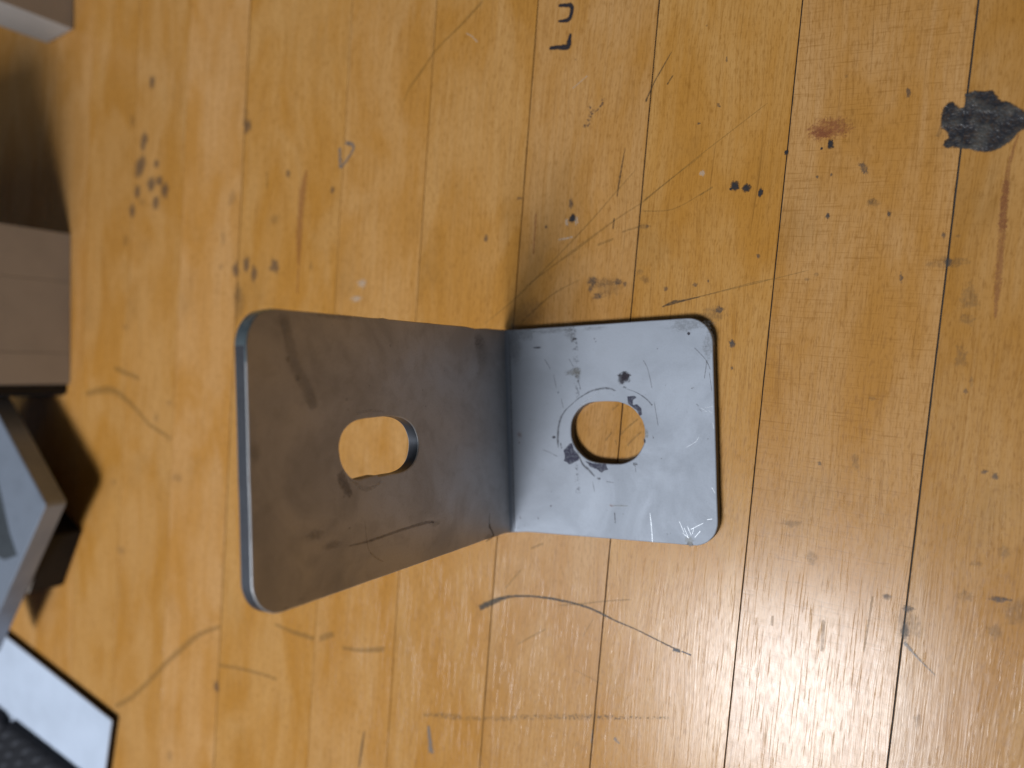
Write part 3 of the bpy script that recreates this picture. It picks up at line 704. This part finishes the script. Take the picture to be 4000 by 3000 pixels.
def ellipse_mesh(cx, cy, rx, ry, ang):
    V, F, E = [(cx, cy)], [], [0.0]
    ca, sa = math.cos(math.radians(ang)), math.sin(math.radians(ang))
    N = 20
    for ring, e in ((0.6, 0.5), (1.25, 1.0)):
        for k in range(N):
            t = k * 2 * math.pi / N
            j = 1 + 0.45 * mnoise.noise(Vector((math.cos(t) * 1.5 + cx * 3, math.sin(t) * 1.5 + cy * 3, 0)))
            u, v = rx * ring * j * math.cos(t), ry * ring * j * math.sin(t)
            V.append((cx + u * ca - v * sa, cy + u * sa + v * ca))
            E.append(e)
    for k in range(N):
        F.append((0, 1 + k, 1 + (k + 1) % N))
        F.append((1 + k, 1 + N + k, 1 + N + (k + 1) % N, 1 + (k + 1) % N))
    return V, F, E


def polygon_mesh(pts):
    n = len(pts)
    area = sum(pts[i][0] * pts[(i + 1) % n][1] - pts[(i + 1) % n][0] * pts[i][1] for i in range(n))
    if area < 0:
        pts = pts[::-1]
    size = max(max(p[0] for p in pts) - min(p[0] for p in pts), max(p[1] for p in pts) - min(p[1] for p in pts))
    g = size * 0.035
    rings = []
    for d in (-g, g):
        R = []
        for i in range(n):
            a, b, c = pts[i - 1], pts[i], pts[(i + 1) % n]
            tx, ty = c[0] - a[0], c[1] - a[1]
            L = math.hypot(tx, ty) or 1
            R.append((b[0] + ty / L * d, b[1] - tx / L * d))
        rings.append(R)
    V = rings[0] + rings[1]
    E = [0.0] * n + [1.0] * n
    bm = bmesh.new()
    vs = [bm.verts.new((p[0], p[1], 0)) for p in rings[0]]
    bm.verts.index_update()
    es = [bm.edges.new((vs[i], vs[(i + 1) % n])) for i in range(n)]
    bmesh.ops.triangle_fill(bm, use_beauty=True, edges=es, normal=(0, 0, 1))
    F = [tuple(v.index for v in f.verts) for f in bm.faces]
    bm.free()
    for i in range(n):
        j = (i + 1) % n
        F.append((i, n + i, n + j, j))
    return V, F, E


def lay_marks(marks, to3d, parent, swap=False, step=0.001):
    for i, (typ, kind, data) in enumerate(marks):
        if typ == 's':
            V, F, E = stroke_mesh(data, {'rust': 1.5, 'brown': 1.5, 'grey': 1.5, 'line': 1.25, 'dashes': 1.5, 'smudge': 1.2, 'scribble': 0.85, 'bright': 0.7}.get(kind, 1.0))
        elif typ == 'e':
            a, b, rx, ry, ang = data
            V, F, E = ellipse_mesh(a, b, ry, rx, 0) if swap else ellipse_mesh(a, b, rx * 1.2, ry * 1.2, ang)
        else:
            V, F, E = polygon_mesh(data)
        lift = 0.03 + step * i
        o = link_mesh(MARK_NAMES[kind], [to3d(v[0], v[1], lift) for v in V], F, mark_material(kind), parent)
        at = o.data.attributes.new('edge', 'FLOAT', 'POINT')
        at.data.foreach_set('value', E)


# ------------------------------------------------------------------ bench top
# joints between the boards: x at y = 0 (mm), lean, width of the open joint
SEAMS = [(-420.0, 0.105, 0.10), (-391.0, 0.105, 0.10), (-361.0, 0.105, 0.10), (-331.0, 0.105, 0.10), (-300.0, 0.105, 0.10), (-270.0, 0.105, 0.10), (-241.0, 0.105, 0.10), (-213.5, 0.104, 0.10), (-188.5, 0.105, 0.08), (-161.9, 0.1085, 0.09), (-134.15, 0.1065, 0.06),
         (-105.65, 0.1101, 0.26), (-63.79, 0.116, 0.09), (-33.76, 0.1167, 0.12), (-2.87, 0.1202, 0.20), (28.4, 0.1258, 0.24),
         (59.92, 0.1264, 0.20), (91.6, 0.129, 0.27), (123.5, 0.129, 0.3), (155.0, 0.129, 0.3), (187.0, 0.129, 0.3), (219.0, 0.129, 0.3)]
# tone, warmth, curl figure of each board
TONES = [(0.45, 0.5, 0.2)] * 8 + [(0.44, 0.75, 0.15), (0.46, 0.65, 0.10), (0.60, 0.30, 0.15), (0.50, 0.75, 0.10), (0.50, 0.55, 0.05), (0.46, 0.65, 0.15),
         (0.40, 0.40, 0.10), (0.46, 0.85, 0.25), (0.40, 0.35, 0.95), (0.26, 0.60, 0.30), (0.45, 0.5, 0.3), (0.45, 0.5, 0.3), (0.45, 0.5, 0.3)]
Y0, Y1 = -330.0, 330.0
bench = link_mesh('workbench', [(-430, Y0, -32), (225, Y0, -32), (225, Y1, -32), (-430, Y1, -32),
                                (-430, Y0, -0.45), (225, Y0, -0.45), (225, Y1, -0.45), (-430, Y1, -0.45)],
                  [(3, 2, 1, 0), (4, 5, 6, 7), (0, 1, 5, 4), (1, 2, 6, 5), (2, 3, 7, 6), (3, 0, 4, 7)], GAP)
tag(bench, 'worn varnished maple workbench top with scratches and ink spots under the bracket', 'workbench', kind='structure')


def plank(i):
    a, b = SEAMS[i], SEAMS[i + 1]
    th = -math.atan((a[1] + b[1]) / 2)
    cx = (a[0] + b[0]) / 2
    ct, st = math.cos(th), math.sin(th)
    N = 220

    def side(s, sgn, seed):
        pts = []
        for k in range(N + 1):
            y = Y0 + (Y1 - Y0) * k / N
            j = 0.07 * mnoise.noise(Vector((y * 0.21, seed, 0))) + 0.05 * mnoise.noise(Vector((y * 0.9, seed + 5, 0)))
            x = s[0] + s[1] * y + sgn * (s[2] / 2 + abs(j) * min(1, s[2] / 0.25))
            dx = x - cx
            pts.append((dx * ct + y * st, -dx * st + y * ct))
        return pts
    # rotate world offset into the board's own frame (local y runs along the grain)
    Lp = [(p[0], p[1]) for p in side(a, 1, i * 3.1)]
    Rp = [(p[0], p[1]) for p in side(b, -1, i * 3.1 + 50)]
    V, F = [], []
    ch = 0.06
    for k in range(N + 1):
        (lx, ly), (rx, ry) = Lp[k], Rp[k]
        V += [(lx, ly, -0.42), (lx, ly, -ch), (lx + ch, ly, 0), (rx - ch, ry, 0), (rx, ry, -ch), (rx, ry, -0.42)]
    for k in range(N):
        o, q = k * 6, k * 6 + 6
        for j in range(5):
            F.append((o + j, o + j + 1, q + j + 1, q + j))
    F.append((0, 5, 4, 3, 2, 1))
    e = N * 6
    F.append((e, e + 1, e + 2, e + 3, e + 4, e + 5))
    F = [f[::-1] for f in F]
    o = link_mesh('plank', V, F, WOOD, bench)
    o.location = (cx * MM, 0, 0)
    o.rotation_euler = (0, 0, th)
    o.color = (*TONES[i], 1)
    return o


for i in range(len(SEAMS) - 1):
    plank(i)

lay_marks(BENCH_MARKS, lambda a, b, l: (a, b, l), bench)

# ------------------------------------------------------------------ the bracket, a folded flat bar (mm)
T, LEN, HGT, HW, RI = 2.7, 51.4, 84.3, 25.0, 1.3
bracket = empty('angle_bracket', (0, 0, 0.00005))
tag(bracket, 'bent steel angle bracket with one slot in each flange standing on the workbench', 'bracket')


def fold(u, y, d):
    """u < 0 base flange, 0..1 bend, > 1 upright flange; d = depth below the inner face"""
    if u <= 0:
        return (RI - u, y, T - d)
    if u <= 1:
        ph = u * math.pi / 2
        return (RI - (RI + d) * math.sin(ph), y, T + RI - (RI + d) * math.cos(ph))
    return (-d, y, T + RI + (u - 1))


def arc(cx, cy, r, a0, a1, n):
    return [(cx + r * math.cos(math.radians(a0 + (a1 - a0) * k / n)), cy + r * math.sin(math.radians(a0 + (a1 - a0) * k / n))) for k in range(n + 1)]


def seg(a, b, n):
    return [(a[0] + (b[0] - a[0]) * k / n, a[1] + (b[1] - a[1]) * k / n) for k in range(1, n)]


UL = 1 + HGT - T - RI              # upright end in u
BL = -(LEN - RI)                   # base end in u
RB, RU = 5.6, 6.2
NB = 14                            # bend steps


def wob(u, y):
    return 0.05 * mnoise.noise(Vector((u * 0.55, y * 0.55, 3.3))) + 0.03 * mnoise.noise(Vector((u * 2.3, y * 2.3, 8.1)))


# outline of the unfolded bar, counter-clockwise in (u, y)
up_y = []      # +y side from upright end down to the bend
out_pts = []
out_pts += arc(BL + RB, HW - RB, RB, 90, 180, 10)[0:]            # base, +y corner
out_pts += seg((BL, HW - RB), (BL, -HW + RB), 14)
out_pts += arc(BL + RB, -HW + RB, RB, 180, 270, 10)
out_pts += seg((BL + RB, -HW), (0, -HW), 16)
out_pts += [(k / NB, -HW) for k in range(NB + 1)]
out_pts += seg((1, -HW), (UL - RU, -HW), 40)
out_pts += arc(UL - RU, -HW + RU, RU, 270, 360, 10)
out_pts += seg((UL, -HW + RU), (UL, HW - RU), 14)
out_pts += arc(UL - RU, HW - RU, RU, 0, 90, 10)
out_pts += seg((UL - RU, HW), (1, HW), 40)
out_pts += [(1 - k / NB, HW) for k in range(NB + 1)]
out_pts += seg((0, HW), (BL + RB, HW), 16)


def flat_s(u):                     # true millimetres along the bar
    return u if u <= 0 else (u * RI * 1.57 if u <= 1 else RI * 1.57 + u - 1)


def normals(pts):
    n, res = len(pts), []
    for i in range(n):
        a, c = pts[i - 1], pts[(i + 1) % n]
        tx, ty = flat_s(c[0]) - flat_s(a[0]), c[1] - a[1]
        L = math.hypot(tx, ty) or 1
        res.append((ty / L, -tx / L))
    return res


def shift_u(u, du):
    if 0 <= u <= 1 and abs(du) < 1e-6:
        return u
    if 0 < u < 1:
        return u
    return u + du


def wavy(pts, nrm):
    res = []
    for (u, y), (nu, ny) in zip(pts, nrm):
        w = wob(u, y)
        if -4 < u < 9:                                   # metal bulges and necks at the fold
            s = flat_s(u)
            w += 0.35 * math.exp(-((s - 1.0) / 2.2) ** 2) * (1 if y < 0 else 0.3)
        if 9 < u < 18:
            w -= (0.30 if y > 0 else 0.05) * math.exp(-((u - 14.0) / 2.5) ** 2)
        if y > 0 and 46 < u < 47.5:
            w += 0.18
        res.append((shift_u(u, nu * w), y + ny * w))
    return res


nr = normals(out_pts)
out_pts = wavy(out_pts, nr)
nr = normals(out_pts)
# slots, clockwise is not needed: normals are taken pointing into the metal
slot_b = [(16.9, -0.3), (17.3, 2.6), (18.9, 5.0), (20.6, 6.2), (22.3, 6.75), (24.2, 6.9), (25.8, 6.95), (27.8, 6.9), (29.5, 6.7), (32.2, 5.6), (34.3, 3.4), (35.1, 1.8), (35.4, -0.1),
          (35.0, -3.0), (33.4, -5.5), (31.8, -6.7), (29.9, -7.4), (28.2, -7.55), (26.6, -7.55), (23.4, -7.35), (20.9, -6.6), (18.6, -4.7), (17.3, -2.6)]
slot_u = [(1.3, 63.7), (3.4, 62.8), (4.8, 61.0), (5.5, 59.0), (5.75, 57.0), (5.85, 53.9), (5.9, 50.5), (5.75, 48.0), (5.1, 44.7), (3.5, 41.9), (0.9, 40.35), (-1.4, 40.35), (-3.6, 41.4),
          (-5.0, 43.5), (-5.6, 46.3), (-5.6, 49.5), (-5.62, 52.9), (-5.3, 53.4), (-5.4, 56.5), (-5.5, 59.3), (-4.5, 61.3), (-2.4, 63.0), (-0.5, 63.6)]


def smooth_loop(pts, steps=4):
    n, res = len(pts), []
    for i in range(n):
        p0, p1, p2, p3 = pts[i - 1], pts[i], pts[(i + 1) % n], pts[(i + 2) % n]
        for k in range(steps):
            s = k / steps
            res.append(tuple(0.5 * (2 * p1[j] + (p2[j] - p0[j]) * s + (2 * p0[j] - 5 * p1[j] + 4 * p2[j] - p3[j]) * s * s
                                    + (3 * p1[j] - p0[j] - 3 * p2[j] + p3[j]) * s ** 3) for j in range(2)))
    return res


def ccw(pts):
    n = len(pts)
    return sum(pts[i][0] * pts[(i + 1) % n][1] - pts[(i + 1) % n][0] * pts[i][1] for i in range(n)) > 0


hole_b = smooth_loop([(RI - a, b) for a, b in slot_b])
hole_u = smooth_loop([(1 + z - T - RI, y) for y, z in slot_u])
hole_b = hole_b if not ccw(hole_b) else hole_b[::-1]
hole_u = hole_u if not ccw(hole_u) else hole_u[::-1]
C = 0.22
RINGS = [(0.0, -C), (0.08, -0.07), (C, 0.0), (T - C, 0.0), (T - 0.08, -0.07), (T, -C)]   # depth, offset along the outward normal

BV, BF = [], []                    # verts; faces as (indices, part, smooth)


def part_of(us):
    m = sum(us) / len(us)
    return 'base_flange' if m < 0 else ('bend' if m < 1 else 'upright_flange')


def add_loop(pts):
    nrm = normals(pts)
    n = len(pts)
    base = len(BV)
    ids = []
    for d, off in RINGS:
        row = []
        for (u, y), (nu, ny) in zip(pts, nrm):
            row.append(len(BV))
            uu = shift_u(u, nu * off)
            BV.append(fold(uu, y + ny * off, d))
        ids.append(row)
    for r in range(len(RINGS) - 1):
        for i in range(n):
            j = (i + 1) % n
            BF.append(((ids[r][i], ids[r + 1][i], ids[r + 1][j], ids[r][j]), part_of((pts[i][0], pts[j][0])), True))
    return ids


oid = add_loop(out_pts)
hb = add_loop(hole_b)
hu = add_loop(hole_u)


def cap(side, part, chain, hole):
    """fill the flat face of a flange: chain = outline indices, hole = slot ring"""
    bm = bmesh.new()
    vs = {}

    def v(i):
        if i not in vs:
            vs[i] = bm.verts.new(BV[i])
        return vs[i]
    es = []
    m = len(chain)
    for k in range(m):
        es.append(bm.edges.new((v(chain[k]), v(chain[(k + 1) % m]))))
    m = len(hole)
    for k in range(m):
        es.append(bm.edges.new((v(hole[k]), v(hole[(k + 1) % m]))))
    inv = {vv: i for i, vv in vs.items()}
    nrm = {('base_flange', 0): (0, 0, 1), ('base_flange', 5): (0, 0, -1), ('upright_flange', 0): (1, 0, 0), ('upright_flange', 5): (-1, 0, 0)}[(part, side)]
    bmesh.ops.triangle_fill(bm, use_beauty=True, edges=es, normal=nrm)
    for f in bm.faces:
        BF.append((tuple(inv[q] for q in f.verts), part, False))
    bm.free()


n = len(out_pts)
for side in (0, 5):
    ring = oid[side]
    base_idx = [i for i in range(n) if out_pts[i][0] <= 1e-9]
    up_idx = [i for i in range(n) if out_pts[i][0] >= 1 - 1e-9]
    # rotate so that each chain is contiguous
    def contiguous(idx):
        s = set(idx)
        st = next(i for i in idx if (i - 1) % n not in s)
        return [(st + k) % n for k in range(len(idx))]
    cap(side, 'base_flange', [ring[i] for i in contiguous(base_idx)], hb[side])
    cap(side, 'upright_flange', [ring[i] for i in contiguous(up_idx)], hu[side])
    lo = [i for i in range(n) if -1e-9 <= out_pts[i][0] <= 1 + 1e-9 and out_pts[i][1] < 0]
    hi = [i for i in range(n) if -1e-9 <= out_pts[i][0] <= 1 + 1e-9 and out_pts[i][1] > 0]
    lo.sort(key=lambda i: out_pts[i][0])
    hi.sort(key=lambda i: out_pts[i][0])
    for k in range(NB):
        BF.append(((ring[lo[k]], ring[lo[k + 1]], ring[hi[k + 1]], ring[hi[k]]), 'bend', True))

PART = {}
for part in ('base_flange', 'bend', 'upright_flange'):
    faces = [f for f in BF if f[1] == part]
    used = sorted({i for f in faces for i in f[0]})
    mp = {g: k for k, g in enumerate(used)}
    o = link_mesh(part, [BV[g] for g in used], [tuple(mp[i] for i in f[0]) for f in faces], UP_STEEL if part == 'upright_flange' else STEEL, bracket, [f[2] for f in faces])
    bm = bmesh.new()
    bm.from_mesh(o.data)
    bmesh.ops.recalc_face_normals(bm, faces=bm.faces)
    # open shells: make sure they face outwards
    ref = max(bm.faces, key=lambda f: f.calc_area())
    c = ref.calc_center_median()
    want = {'base_flange': Vector((0, 0, 1 if c.z > T * MM * 0.5 else -1)), 'upright_flange': Vector((1 if c.x > -T * MM * 0.5 else -1, 0, 0)),
            'bend': None}[part]
    if want is None:
        mid = Vector((RI * MM, c.y, (T + RI) * MM))
        r = (Vector((c.x, c.y, c.z)) - mid).length
        want = (mid - c) if r < (RI + T / 2) * MM else (c - mid)
    if ref.normal.dot(want) < 0:
        bmesh.ops.reverse_faces(bm, faces=bm.faces)
    bm.to_mesh(o.data)
    bm.free()
    PART[part] = o
    # sawn rim and slot walls are darker than the rolled faces
    o.data.materials.append(EDGE)
    for p in o.data.polygons:
        side = abs(p.normal.y) > 0.5 if part == 'bend' else ( abs(p.normal.z if part == 'base_flange' else p.normal.x) < 0.35)
        if side:
            p.material_index = 1
    o.data.polygons.foreach_set('use_smooth', [True] * len(o.data.polygons))
    o.data.set_sharp_from_angle(angle=math.radians(19))
# scuffed, bluish patch on the rim of the upright's corner
um = PART['upright_flange'].data
um.materials.append(WORN)
for p in um.polygons:
    c = p.center
    if abs(p.normal.x) < 0.9 and c.z > 0.0785 and c.y > 0.0155 and not (-0.0022 < c.x < -0.0012 and c.y < 0.018):
        p.material_index = 2

lay_marks(BASE_MARKS, lambda a, b, l: (a, b, T + l * 0.6), PART['base_flange'])
lay_marks(UP_MARKS, lambda a, b, l: (l * 0.6, a, b), PART['upright_flange'], swap=True)
# pressed line where the fold starts
V, F, E = stroke_mesh([(RI - 0.55, 24.2, 0.20), (RI - 0.50, 8, 0.26), (RI - 0.50, -8, 0.26), (RI - 0.45, -24.6, 0.30)])
link = link_mesh('fold_line', [(a, b, T + 0.28 + 0.02) for a, b in V], F, mark_material('hairdark'), PART['bend'])
link.data.attributes.new('edge', 'FLOAT', 'POINT').data.foreach_set('value', E)


# ------------------------------------------------------------------ things at the far side of the bench
def prism(name, poly, z0, z1, mat, parent=None, ch=0.4, cmat=None):
    """upright prism over a polygon (mm, counter-clockwise) with chamfered rims"""
    n = len(poly)
    if sum(poly[i][0] * poly[(i + 1) % n][1] - poly[(i + 1) % n][0] * poly[i][1] for i in range(n)) < 0:
        poly = poly[::-1]

    def inset(d):
        R = []
        for i in range(n):
            a, b, c = (Vector(poly[i - 1]), Vector(poly[i]), Vector(poly[(i + 1) % n]))
            e1, e2 = (b - a).normalized(), (c - b).normalized()
            n1, n2 = Vector((-e1.y, e1.x)), Vector((-e2.y, e2.x))
            bis = (n1 + n2).normalized()
            k = d / max(0.3, bis.dot(n1))
            R.append((b.x + bis.x * k, b.y + bis.y * k))
        return R
    # cut the vertical corners too
    V, F, mi = [], [], []
    for z, d in ((z0, ch), (z0 + ch, 0), (z1 - ch, 0), (z1, ch)):
        V += [(x, y, z) for x, y in inset(d)]
    for r in range(3):
        for i in range(n):
            j = (i + 1) % n
            F.append((r * n + i, r * n + j, (r + 1) * n + j, (r + 1) * n + i))
            mi.append(1 if r != 1 else 0)
    F.append(tuple(reversed(range(n))))
    F.append(tuple(range(3 * n, 4 * n)))
    mi += [0, 0]
    o = link_mesh(name, V, F, mat, parent)
    if cmat:
        o.data.materials.append(cmat)
        o.data.polygons.foreach_set('material_index', mi)
    return o


def corner_cut(poly, c):
    res = []
    n = len(poly)
    for i in range(n):
        a, b, d = Vector(poly[i - 1]), Vector(poly[i]), Vector(poly[(i + 1) % n])
        res.append(tuple(b + (a - b).normalized() * c))
        res.append(tuple(b + (d - b).normalized() * c))
    return res


# upright grey box with three front boards and a black strip down its flank
box = empty('grey_box', (-0.215, 0.045, 0))
tag(box, 'tall warm grey box with faint vertical joints and a black strip beside it', 'box')


def child_prism(root, *a, **k):
    o = prism(*a, **k)
    o.parent = root
    o.location = -root.location
    return o


child_prism(box, 'core', [(-322, 16.6), (-197.5, 16.6), (-195.0, 72.2), (-319, 72.2)], 0.05, 150, GREYPAINT)


def fx(y):
    return -193.9 + (y - 16.2) * (3.0 / 56.4)


for ya, yb in ((16.2, 27.72), (27.88, 54.42), (54.58, 72.6)):
    child_prism(box, 'front_board', [(fx(ya) - 3.2, ya), (fx(ya), ya), (fx(yb), yb), (fx(yb) - 3.2, yb)], 0.05, 150.5, GREYPAINT, ch=0.15)
child_prism(box, 'black_strip', [(-320, 11.9), (-198.0, 11.9), (-196.2, 12.8), (-195.7, 15.9), (-320, 15.9)], 0.05, 148, BLACKPAINT, ch=0.3)

# the second upright piece, only its corner in view
post = tag(prism('grey_cabinet', [(-202.3, 147.4), (-185.3, 148.4), (-182.5, 205), (-199.5, 204)], 0.05, 120, GREYPAINT, ch=0.5),
           'grey cabinet corner with a pale edge, apart from the tall box', 'cabinet')

# black block and the thick steel plate that lies on it
blk_poly = [(-188.1, -38.9), (-202.0, -61.2), (-236.0, -40.0), (-222.1, -17.7)]
blk = tag(prism('black_block', corner_cut(blk_poly, 0.5), 0.05, 13.4, BLACKPAINT, ch=0.6, cmat=CHAMFER),
          'small black block with highlights painted on its edges under the steel plate', 'block')

plate = empty('steel_plate', (-0.195, -0.03, 0.0135))
tag(plate, 'thick bluish grey steel plate with a dark band lying on the black block', 'plate')
child_prism(plate, 'body', corner_cut([(-174.2, -25.5), (-216.0, 18.6), (-262, -20), (-222.5, -86.0)], 0.9), 13.45, 21.0, PLATE_STEEL, ch=0.35)
child_prism(plate, 'dark_band', [(-193.0, -44.4), (-197.6, -36.7), (-203.7, -20.6), (-208.3, -9.0), (-216.4, 11.0), (-228, 4.0), (-216.0, -27.0), (-206.0, -46.0), (-201.6, -46.8)], 20.95, 21.12, DARK_STEEL, ch=0.05)  # flat dark strip set just proud of the top face, no recess

# pale flat bar and the black ribbed grip lying on it
a, b = Vector((-168.8, -105.3)), Vector((-243.0, -83.8))
d = (b - a).normalized()
e = Vector((-4.6, -18.0)).normalized()
bar = empty('pale_bar', (a.x * MM, a.y * MM, 0))
tag(bar, 'pale bluish white flat bar with shade-dark underside carrying the ribbed grip', 'bar')
bar_poly = corner_cut([tuple(a), tuple(b + d * 35), tuple(b + d * 35 + e * 52), tuple(a + e * 52)], 0.4)
child_prism(bar, 'base', bar_poly, 0.05, 2.3, BARSHADE, ch=0.2)
child_prism(bar, 'cover', bar_poly, 2.32, 3.0, PALE, ch=0.2)

grip = empty('ribbed_grip', (-0.22, -0.14, 0.0031))
tag(grip, 'black rubber grip with rows of ribs lying on the pale bar', 'grip')
g0, g1 = Vector((-181.0, -129.3)), Vector((-246.0, -114.2))
gd = (g1 - g0).normalized()
gn = Vector((gd.y, -gd.x))
if gn.y > 0:
    gn = -gn


def grip_pt(s, t, z):
    p = g0 + gd * s + gn * t
    return (p.x, p.y, z)


NOTCH1, NOTCH2 = 3.1, 55.9
NSX, NTX = 150, 20
V, F = [], []
for i in range(NSX + 1):
    s = -14 + 112 * i / NSX
    for k in range(NTX + 1):
        w = math.pi * k / NTX
        lob = -2.6 * sum(math.exp(-((s - q) / 1.9) ** 2) for q in (NOTCH1, NOTCH2, NOTCH2 + 44)) + 0.25 * mnoise.noise(Vector((s * 0.4, 0, 0)))
        t = 16 - (16 + lob * max(0, math.cos(w))) * math.cos(w)
        V.append(grip_pt(s, t, 3.1 + 5.0 * math.sin(w) ** 0.6))
for i in range(NSX):
    for k in range(NTX):
        o = i * (NTX + 1) + k
        F.append((o, o + 1, o + NTX + 2, o + NTX + 1))
F.append(tuple(range(NTX + 1)))
F.append(tuple(reversed([NSX * (NTX + 1) + k for k in range(NTX + 1)])))
gb = link_mesh('grip_body', V, F, RUBBER, grip, [True] * len(F))
gb.location = -grip.location
rib_me = None
for r in range(3):
    for i in range(12):
        s, t = -8 + i * 7.4 + r * 2.2, 4.0 + r * 5.5
        p = grip_pt(s, t, 0)
        if rib_me is None:
            V, F = [], []
            for k in range(10):
                w = k * 2 * math.pi / 10
                V.append((4.0 * math.cos(w), 1.1 * math.sin(w), -0.6))
            for k in range(10):
                w = k * 2 * math.pi / 10
                V.append((3.0 * math.cos(w), 0.6 * math.sin(w), 0.8))
            for k in range(10):
                F.append((k, (k + 1) % 10, 10 + (k + 1) % 10, 10 + k))
            F.append(tuple(range(10, 20)))
            o = link_mesh('rib', V, F, RIB, grip)
            rib_me = o.data
        else:
            o = bpy.data.objects.new('rib', rib_me)
            COL.objects.link(o)
            o.parent = grip
        zz = 3.1 + 5.0 * max(0.02, math.sin(math.acos(max(-1, min(1, (16 - t) / 16.0))))) ** 0.6
        o.location = Vector((p[0] * MM, p[1] * MM, zz * MM)) - grip.location
        o.rotation_euler = (0, 0, math.atan2(gd.y, gd.x) + 0.75)
